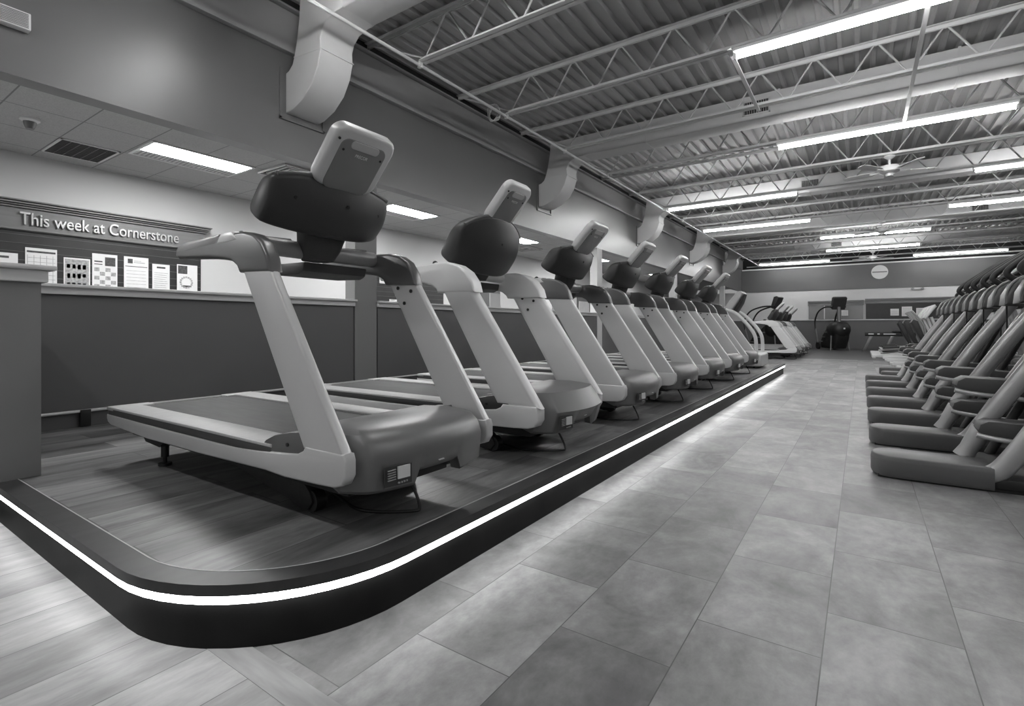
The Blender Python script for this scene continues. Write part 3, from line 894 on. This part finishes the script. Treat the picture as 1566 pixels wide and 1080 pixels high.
for k, xs in rows:
    if k == -1: continue
    for x in xs:
        y = J0+JP*k
        lb = where.get(k)
        if lb is None:
            if k in (4, 6, 12):
                lb = {4: 'third', 6: 'fourth', 12: 'last'}[k] + ' row tube light, %s of the two, counting rows away from the camera' % side[x]
            elif k in (8, 10):
                lb = {8: 'fifth', 10: 'sixth'}[k] + ' row tube light, hung in the middle bay near a far ceiling fan'
            else:
                lb = 'tube light behind the picture edge on joist %s, %s bay' % ({-2: 'just overhead', -4: 'behind the camera'}[k], side[x])
        if first is None:
            first = make_light((x, y, 4.005), lb)
        else:
            dup(first, (x, y, 4.005), lb)

# ------------------------------------------------------------------ ducts with downturned elbows
def make_duct(y, label, grilles, z_b=4.10):
    t = thing('air_duct', label, 'air duct', (0, y, 0), 0, 'air ducts between the joists')
    W = .395
    inner = [(XW, 3.72), (XW+.06, 3.735), (XW+.12, 3.78), (XW+.155, 3.86), (XW+.20, 4.02), (XW+.24, 4.22), (XW+.26, 4.46)]
    outer = [(XW+.95, 4.46), (XW+.95, z_b), (XW+.85, z_b-.002), (XW+.72, 4.07), (XW+.635, 4.0), (XW+.60, 3.92), (XW+.61, 3.80), (XW+.56, 3.64), (XW+.46, 3.49), (XW+.30, 3.37), (XW+.12, 3.305), (XW, 3.295)]
    prism('elbow', 'duct', t, inner+outer, 0, W, bev=.006, seg=1, smooth=30)
    bm = bmesh.new()
    bx(bm, XW+.93, XR, .0, W, z_b, 4.47, .02, 3)
    for x in range(-3, 9, 2):
        bx(bm, x-.015, x+.015, -.008, W+.008, z_b-.008, 4.475)
    main = finish(bm, 'duct_run', 'duct', t, 30)
    # seam band half way down the elbow
    prism('seam', 'duct', t, [(XW+.15, 3.84), (XW+.62, 3.80), (XW+.62, 3.812), (XW+.15, 3.852)], -.004, W+.004)
    # flange on the wall
    bm = bmesh.new()
    for (a, b, c, d) in ((-.075, -.05, 3.22, 3.76), (W+.05, W+.075, 3.22, 3.5), (-.075, W+.075, 3.215, 3.24)):
        bx(bm, XW-.002, XW+.018, a, b, c, d)
    finish(bm, 'wall_flange', 'soffit', t)
    for gx in grilles:
        g = box('grille', 'grille', t, gx, gx+.34, -.012, .002, z_b+.09, z_b+.27)
        bm = bmesh.new()
        for i in range(11):
            bx(bm, gx+.012+i*.032, gx+.016+i*.032, -.02, -.010, z_b+.09, z_b+.27)
        bx(bm, gx-.02, gx+.36, -.018, -.008, z_b+.27, z_b+.29)
        bx(bm, gx-.02, gx+.36, -.018, -.008, z_b+.07, z_b+.09)
        bx(bm, gx-.02, gx+.0, -.018, -.008, z_b+.07, z_b+.29)
        bx(bm, gx+.34, gx+.36, -.018, -.008, z_b+.07, z_b+.29)
        finish(bm, 'grille_bars', 'duct', g)
    return t
dl = ['nearest air duct, its big pale elbow bending down to the bulkhead at upper left',
      'second air duct from the camera with a dark grille facing the aisle',
      'third air duct from the camera, elbow beyond the third treadmill console',
      'fourth air duct from the camera, elbow high above the far treadmills',
      'farthest air duct, its curved elbow next to the far wall bulkhead']
gr = [[], [-1.47], [-1.15, 3.4], [2.5], [-1.0]]
d0 = None
for k in range(5):
    make_duct(3.157+5.2*k, dl[k], gr[k])

# sprinkler pipe along the joist ends
pp = thing('sprinkler_pipe', 'thin pale pipe running the length of the room under the joist ends', 'pipe', (XS-.03, 0, 0))
tube('pipe', 'steel', pp, [(0, YB+.5, 3.985), (0, YF-.35, 3.985)], .019, 10)
for k in range(-2, 13):
    y = J0+JP*k
    box('clamp', 'steel', pp, -.028, .028, y-.02, y+.02, 3.955, 4.03, .004)
# bridging straps between joists
for (x, k0, k1, lb) in ((.51, 0, 2, 'flat metal strap between joists left of the nearest fan'), (-1.18, 0, 1, 'flat metal strap running from the near end of the nearest tube light')):
    bm = bmesh.new(); bx(bm, x-.02, x+.02, J0+JP*k0-.1, J0+JP*k1+.1, 3.985, 4.008)
    tag(finish(bm, 'joist_strap', 'steel'), lb, 'metal strap')
# loose cable coil at the second joist end
cc = []
for i in range(60):
    a = i*.42
    cc.append((-4.33+.09*math.cos(a)+.001*i, J0+.02*math.sin(i*.9)-.12, 4.03+.12*math.sin(a)))
tag(tube('cable_coil', 'steel', None, cc, .005, 5), 'loose coil of thin cable hanging by the sprinkler pipe at a joist end', 'cable')

# ------------------------------------------------------------------ ceiling fans
def make_fan(loc, label):
    t = thing('ceiling_fan', label, 'ceiling fan', loc, 0, 'white ceiling fans')
    bm = bmesh.new()
    tb(bm, [(0, 0, 0), (0, 0, -.02), (0, 0, -.07)], [.075, .085, .03], 20)
    finish(bm, 'canopy', 'fanwhite', t, 50)
    tube('downrod', 'fanwhite', t, [(0, 0, -.05), (0, 0, -.19)], .018, 10)
    bm = bmesh.new()
    tb(bm, [(0, 0, -.17), (0, 0, -.185), (0, 0, -.23), (0, 0, -.285), (0, 0, -.31), (0, 0, -.312), (0, 0, -.36)], [.06, .13, .155, .15, .10, .055, .05], 24)
    finish(bm, 'motor', 'fanwhite', t, 40)
    for k in range(5):
        a = 2*PI*k/5 + .3
        R_ = Matrix.Rotation(a, 4, 'Z')
        bm = bmesh.new()
        vs = []
        for (x, w) in ((.22, .05), (.32, .065), (.60, .075), (.68, .068), (.71, .04)):
            vs.append((x, w))
        top = [(x, w) for x, w in vs] + [(x, -w) for x, w in vs[::-1]]
        Tt = R_ @ Matrix.Rotation(math.radians(12), 4, 'X')
        a0 = [bm.verts.new(Tt @ Vector((p[0], p[1], 0))+Vector((0, 0, -.27))) for p in top]
        a1 = [bm.verts.new(Tt @ Vector((p[0], p[1], .008))+Vector((0, 0, -.27))) for p in top]
        bm.faces.new(a0[::-1]); bm.faces.new(a1)
        for i in range(len(top)):
            bm.faces.new((a0[i], a0[(i+1) % len(top)], a1[(i+1) % len(top)], a1[i]))
        bl = finish(bm, 'blade', 'fanwhite', t)
        bm = bmesh.new()
        tb(bm, [Tt @ Vector((.12, 0, -.003))+Vector((0, 0, -.27)), Tt @ Vector((.30, 0, -.005))+Vector((0, 0, -.27))], .014, 6)
        finish(bm, 'blade_arm', 'fanwhite', bl)
    return t
f0 = make_fan((.40, J0+JP*3, 4.0), 'white ceiling fan nearest to the camera')
dup(f0, (.48, J0+JP*7, 4.0), 'white ceiling fan midway down the room, between the near and far ones')
dup(f0, (.36, J0+JP*11, 4.0), 'white ceiling fan closest to the far wall, above the round sign')

# ------------------------------------------------------------------ corridor ceiling fittings
def make_troffer(x, y, label, first_=[None]):
    if first_[0] is not None:
        return dup(first_[0], (x, y, 2.95), label)
    t = thing('recessed_light', label, 'ceiling light', (x, y, 2.95), 0, 'recessed lights in the corridor ceiling')
    bm = bmesh.new()
    for (a, b, c, d) in ((0, .66, 0, .03), (0, .66, 1.07, 1.10), (0, .03, 0, 1.10), (.63, .66, 0, 1.10)):
        bx(bm, a, b, c, d, -.012, .0)
    finish(bm, 'frame', 'white', t)
    box('diffuser', 'troffer', t, .25, .60, .03, 1.07, -.010, -.003)
    bm = bmesh.new()
    for i in range(24):
        bx(bm, .04, .25, .04+i*.0435, .055+i*.0435, -.008, -.003)
    bx(bm, .24, .26, .03, 1.07, -.012, -.003)
    finish(bm, 'louvre', 'white', t)
    first_[0] = t
    return t
make_troffer(-6.77, 2.29, 'bright recessed light in the corridor ceiling left of the nearest treadmill console')
make_troffer(-6.77, 5.60, 'bright recessed light in the corridor ceiling between the first two treadmill consoles')
make_troffer(-6.77, 9.0, 'bright recessed light in the corridor ceiling right of the pale treadmill console')
make_troffer(-6.77, 13.0, 'recessed light far along the corridor ceiling')
make_troffer(-6.77, 18.5, 'recessed light near the far end of the corridor ceiling')
make_troffer(-6.77, -1.6, 'recessed light in the corridor ceiling beside the camera')
def make_grille(x, y, w, h, label, slats=14):
    t = thing('air_vent', label, 'air vent', (x, y, 2.95), 0, 'vents in the corridor ceiling')
    box('backing', 'grille', t, 0, w, 0, h, -.004, 0)
    bm = bmesh.new()
    for i in range(slats+1):
        bx(bm, i*w/slats-.002, i*w/slats+.002, 0, h, -.010, -.003)
    for i in range(7):
        bx(bm, 0, w, i*h/6-.003, i*h/6+.003, -.010, -.003)
    finish(bm, 'bars', 'hood', t)
    bm = bmesh.new()
    for (a, b, c, d) in ((-.02, 0, -.02, h+.02), (w, w+.02, -.02, h+.02), (-.02, w+.02, -.02, 0), (-.02, w+.02, h, h+.02)):
        bx(bm, a, b, c, d, -.012, 0)
    finish(bm, 'frame', 'white', t)
    return t
make_grille(-7.45, 1.74, .62, .48, 'dark square return air grille in the corridor ceiling beside the smoke detector')
def make_diffuser(x, y, label):
    t = thing('air_diffuser', label, 'air vent', (x, y, 2.95), 0, 'square air diffusers in the corridor ceiling')
    bm = bmesh.new()
    for i in range(4):
        a = .30-.07*i
        for s in (-1, 1):
            bx(bm, s*a-.012, s*a+.012, -a, a, -.025+.004*i, -.002)
            bx(bm, -a, a, s*a-.012, s*a+.012, -.025+.004*i, -.002)
    finish(bm, 'vanes', 'screenback', t)
    box('backing', 'grille', t, -.29, .29, -.29, .29, -.004, 0)
    return t
make_diffuser(-5.95, 3.80, 'square air diffuser in the corridor ceiling behind the nearest treadmill console')
make_diffuser(-6.9, 10.7, 'square air diffuser in the corridor ceiling beyond the third recessed light')
sd = thing('smoke_detector', 'small smoke detector on the corridor ceiling at upper left', 'smoke detector', (-6.42, 1.40, 2.95))
bm = bmesh.new(); tb(bm, [(0, 0, 0), (0, 0, -.02), (0, 0, -.035)], [.075, .075, .055], 20); finish(bm, 'base', 'white', sd, 40)
bm = bmesh.new(); tb(bm, [(0, 0, -.03), (0, 0, -.06), (0, 0, -.10)], [.05, .045, .03], 16); finish(bm, 'sensor', 'hood', sd, 40)
# wall unit at the top left edge
wu = thing('wall_vent', 'small white slatted vent box on the dark bulkhead at the top left edge', 'air vent', (XW, .95, 3.17))
box('case', 'white', wu, 0, .07, -.25, .155, 0, .125, .006)
bm = bmesh.new()
for i in range(9):
    bx(bm, .068, .078, -.23, .14, .012+i*.012, .017+i*.012)
finish(bm, 'slats', 'screenback', wu)

# ------------------------------------------------------------------ notice board
nb = thing('notice_board', 'long dark slatted notice board with raised lettering on its cornice, on the corridor wall', 'notice board', (-7.797, 0, 0))
ny0, ny1 = .4, 3.50
box('board', 'boarddark', nb, .0, .045, ny0, ny1, 1.32, 2.09)
bm = bmesh.new()
for i in range(8):
    z = 1.37+i*.094
    bx(bm, .044, .050, ny0, ny1, z, z+.006)
finish(bm, 'grooves', 'slatline', nb)
box('frieze', 'cornice', nb, .0, .06, ny0-.02, ny1+.03, 2.07, 2.33)
bm = bmesh.new()
for (z, d, h) in ((2.335, .085, .018), (2.358, .105, .016), (2.378, .13, .020), (2.402, .15, .016), (2.09, .08, .02)):
    bx(bm, 0, d, ny0-.03, ny1+.02+d*.6, z-h/2, z+h/2, .003, 1)
finish(bm, 'moulding', 'cornice', nb)
mt = Matrix.Translation((.065, 2.40, 2.205)) @ Matrix(((0, 0, 1, 0), (1, 0, 0, 0), (0, 1, 0, 0), (0, 0, 0, 1)))
text_mesh('lettering', 'This week at Cornerstone', 'letter', nb, .195, .022, mt, width=1.60, bevel=.002)
# notices pinned to the board
def make_notice(y0, y1, z0, z1, style, label, x=-7.7455, parent_rot=False):
    t = thing('notice', label, 'notice', (x, y0, z0), 0, 'paper notices on the board')
    w, h = y1-y0, z1-z0
    box('sheet', 'paper', t, 0, .003, 0, w, 0, h)
    bm = bmesh.new()
    bg = bmesh.new()
    e = .0045
    def ln(b, a, c, d, f): bx(b, .0028, e, a*w, c*w, d*h, f*h)
    if style == 'lines':
        for i in range(12): ln(bg, .1, random.uniform(.7, .92), .08+i*.06, .092+i*.06)
        ln(bm, .25, .75, .88, .93)
    elif style == 'table':
        for i in range(9): ln(bg, .06, .94, .07+i*.09, .078+i*.09)
        for i in range(5): ln(bg, .06+i*.2, .075+i*.2, .07, .85)
        ln(bm, .05, .95, .90, .94)
    elif style == 'photo':
        ln(bg, .05, .95, .04, .96)
        for i in range(3):
            for j in range(4): ln(bm, .1+j*.2+random.uniform(0, .03), .24+j*.2, .16+i*.26+random.uniform(0, .05), .30+i*.26)
        ln(bm, .1, .9, .05, .12)
    elif style == 'calendar':
        for i in range(6):
            for j in range(4):
                if (i+j) % 2: ln(bg, .08+j*.22, .28+j*.22, .08+i*.1, .17+i*.1)
        ln(bm, .5, .92, .72, .93); ln(bm, .08, .4, .80, .83); ln(bm, .08, .4, .74, .76); ln(bm, .03, .97, .015, .03)
    elif style == 'letterhead':
        ln(bm, .15, .35, .84, .95); ln(bg, .4, .85, .86, .875); ln(bg, .4, .7, .90, .91); ln(bm, .05, .95, .76, .775)
        for i in range(8): ln(bg, .1, .9, .1+i*.08, .108+i*.08)
    elif style == 'emblem':
        for (a, c, d, f) in ((.05, .5, .75, .97), (.05, .4, .02, .25), (.3, .7, .40, .44)): ln(bm, a, c, d, f)
        for k in range(16):
            a = 2*PI*k/16
            bx(bg, .0028, e, w*.45+w*.28*math.cos(a)-.012, w*.45+w*.28*math.cos(a)+.012, h*.52+w*.28*math.sin(a)-.012, h*.52+w*.28*math.sin(a)+.012)
    for b_, nm, mm in ((bm, 'print', 'ink'), (bg, 'pale_print', 'inkgrey')):
        if len(b_.verts): finish(b_, nm, mm, t)
        else: b_.free()
    return t
make_notice(1.30, 1.59, 1.33, 1.815, 'lines', 'white notice cut by the left edge of the picture')
make_notice(1.65, 1.925, 1.36, 1.895, 'table', 'large white timetable sheet standing behind the near wall cap')
make_notice(1.985, 2.235, 1.40, 1.82, 'photo', 'grey poster of small dark photographs on the board')
make_notice(2.255, 2.51, 1.385, 1.90, 'calendar', 'chequered calendar sheet with a photo at its top right')
make_notice(2.58, 2.85, 1.37, 1.90, 'letterhead', 'tall white letter with a small dark crest at its top')
make_notice(2.895, 3.10, 1.38, 1.835, 'lines', 'smallest white notice on the board, left of the emblem poster')
make_notice(3.19, 3.45, 1.35, 1.86, 'emblem', 'white poster with a round emblem at the right end of the board')

# second board further along the corridor
b2 = thing('notice_board', 'dark board with small white notices on the corridor wall, seen past the second treadmill', 'notice board', (-7.797, 0, 0))
box('board', 'boarddark', b2, 0, .05, 6.6, 8.6, 1.38, 2.02)
bm = bmesh.new()
for i in range(7): bx(bm, .049, .054, 6.6, 8.6, 1.42+i*.09, 1.426+i*.09)
finish(bm, 'grooves', 'slatline', b2)
i = 0
for (y, z, lb) in ((6.75, 1.85, 'small notice at the top left of the second board'), (7.15, 1.62, 'small notice at the middle of the second board'), (7.25, 1.86, 'small notice at the top centre of the second board'), (7.0, 1.40, 'small notice at the bottom left of the second board'), (7.45, 1.40, 'small notice at the bottom right of the second board')):
    make_notice(y, y+.2, z, z+.15, 'lines', lb, x=-7.7405)
# dark doorway and pale panel further along
struct(box('door_1', 'halfwall', None, -7.81, -7.76, 9.8, 10.8, 0, 2.3))
struct(box('door_2', 'halfwall', None, -7.81, -7.76, 15.2, 16.2, 0, 2.3))
# wall socket on the half wall
so = thing('wall_socket', 'small power socket on the half wall behind the third treadmill', 'socket', (XW, 8.55, .62))
box('plate', 'halfwall', so, 0, .008, 0, .09, 0, .14, .002)
bm = bmesh.new(); bx(bm, .007, .011, .03, .06, .02, .05); bx(bm, .007, .011, .03, .06, .085, .115); finish(bm, 'outlet', 'screenback', so)
# papers standing on the ledge
for (y, h, w, lb) in ((9.0, .26, .55, 'blank white card standing on the ledge behind the third treadmill'), (10.2, .24, .5, 'blank white card standing on the ledge behind the fourth treadmill'), (6.9, .24, .3, 'white card standing on the ledge behind the pale treadmill')):
    tag(box('card', 'paper', None, XW-.08, XW-.07, y, y+w, 1.331, 1.331+h), lb, 'card')

# ------------------------------------------------------------------ far wall fittings
sg = thing('round_sign', 'round white sign on the dark bulkhead at the end of the room', 'sign', (.66, YF-.02, 3.46))
bm = bmesh.new(); cyl(bm, (0, -.02, 0), (0, 1, 0), .31, .04, 40); finish(bm, 'disc', 'white', sg, 40)
box('band', 'hood', sg, -.27, .27, -.046, -.04, -.02, .03)
def far_board(x0, x1, z0, z1, m, label):
    t = thing('notice_board', label, 'notice board', (x0, YF+.016, z0))
    box('panel', m, t, 0, x1-x0, -.05, 0, 0, z1-z0)
    bm = bmesh.new()
    for (dz, d) in ((.02, .08), (.09, .06), (.16, .10), (.20, .13)):
        bx(bm, -.03, x1-x0+.03, -d, 0, z1-z0+dz-.02, z1-z0+dz+.025)
    finish(bm, 'cornice', 'cornice', t)
    return t
f1 = far_board(-2.1, .05, 1.36, 2.0, 'hood', 'grey pinboard on the far wall left of the stair climber')
box('divider', 'steel', f1, .62, .66, -.055, -.045, 0, .64)
far_board(.15, 3.6, 1.36, 2.05, 'boarddark', 'dark slatted notice board on the far wall right of the stair climber')
for (x, w, z, h, lb) in ((-.78, .26, 1.52, .25, 'blank square notice on the grey far pinboard'), (1.05, .30, 1.50, .30, 'left white notice on the dark far board'), (1.45, .36, 1.47, .42, 'tall middle white notice on the dark far board'), (1.95, .30, 1.52, .30, 'right white notice on the dark far board')):
    t = thing('notice', lb, 'notice', (x, YF-.035, z), 0, 'notices on the far wall')
    box('sheet', 'paper', t, 0, w, -.004, .0, 0, h)
    bm = bmesh.new()
    for i in range(5): bx(bm, .04, w-.04, -.006, -.003, h*(.15+i*.15), h*(.18+i*.15))
    finish(bm, 'print', 'inkgrey', t)
el = thing('emergency_light', 'small twin headed emergency light on the far wall under the bulkhead', 'emergency light', (2.0, YF, 2.66))
box('case', 'screenback', el, -.12, .12, -.06, 0, -.04, .04, .01)
for s in (-1, 1):
    bm = bmesh.new(); cyl(bm, (s*.17, -.06, .0), (0, 1, 0), .05, .06, 14); finish(bm, 'lamp_head', 'hood', el, 40)
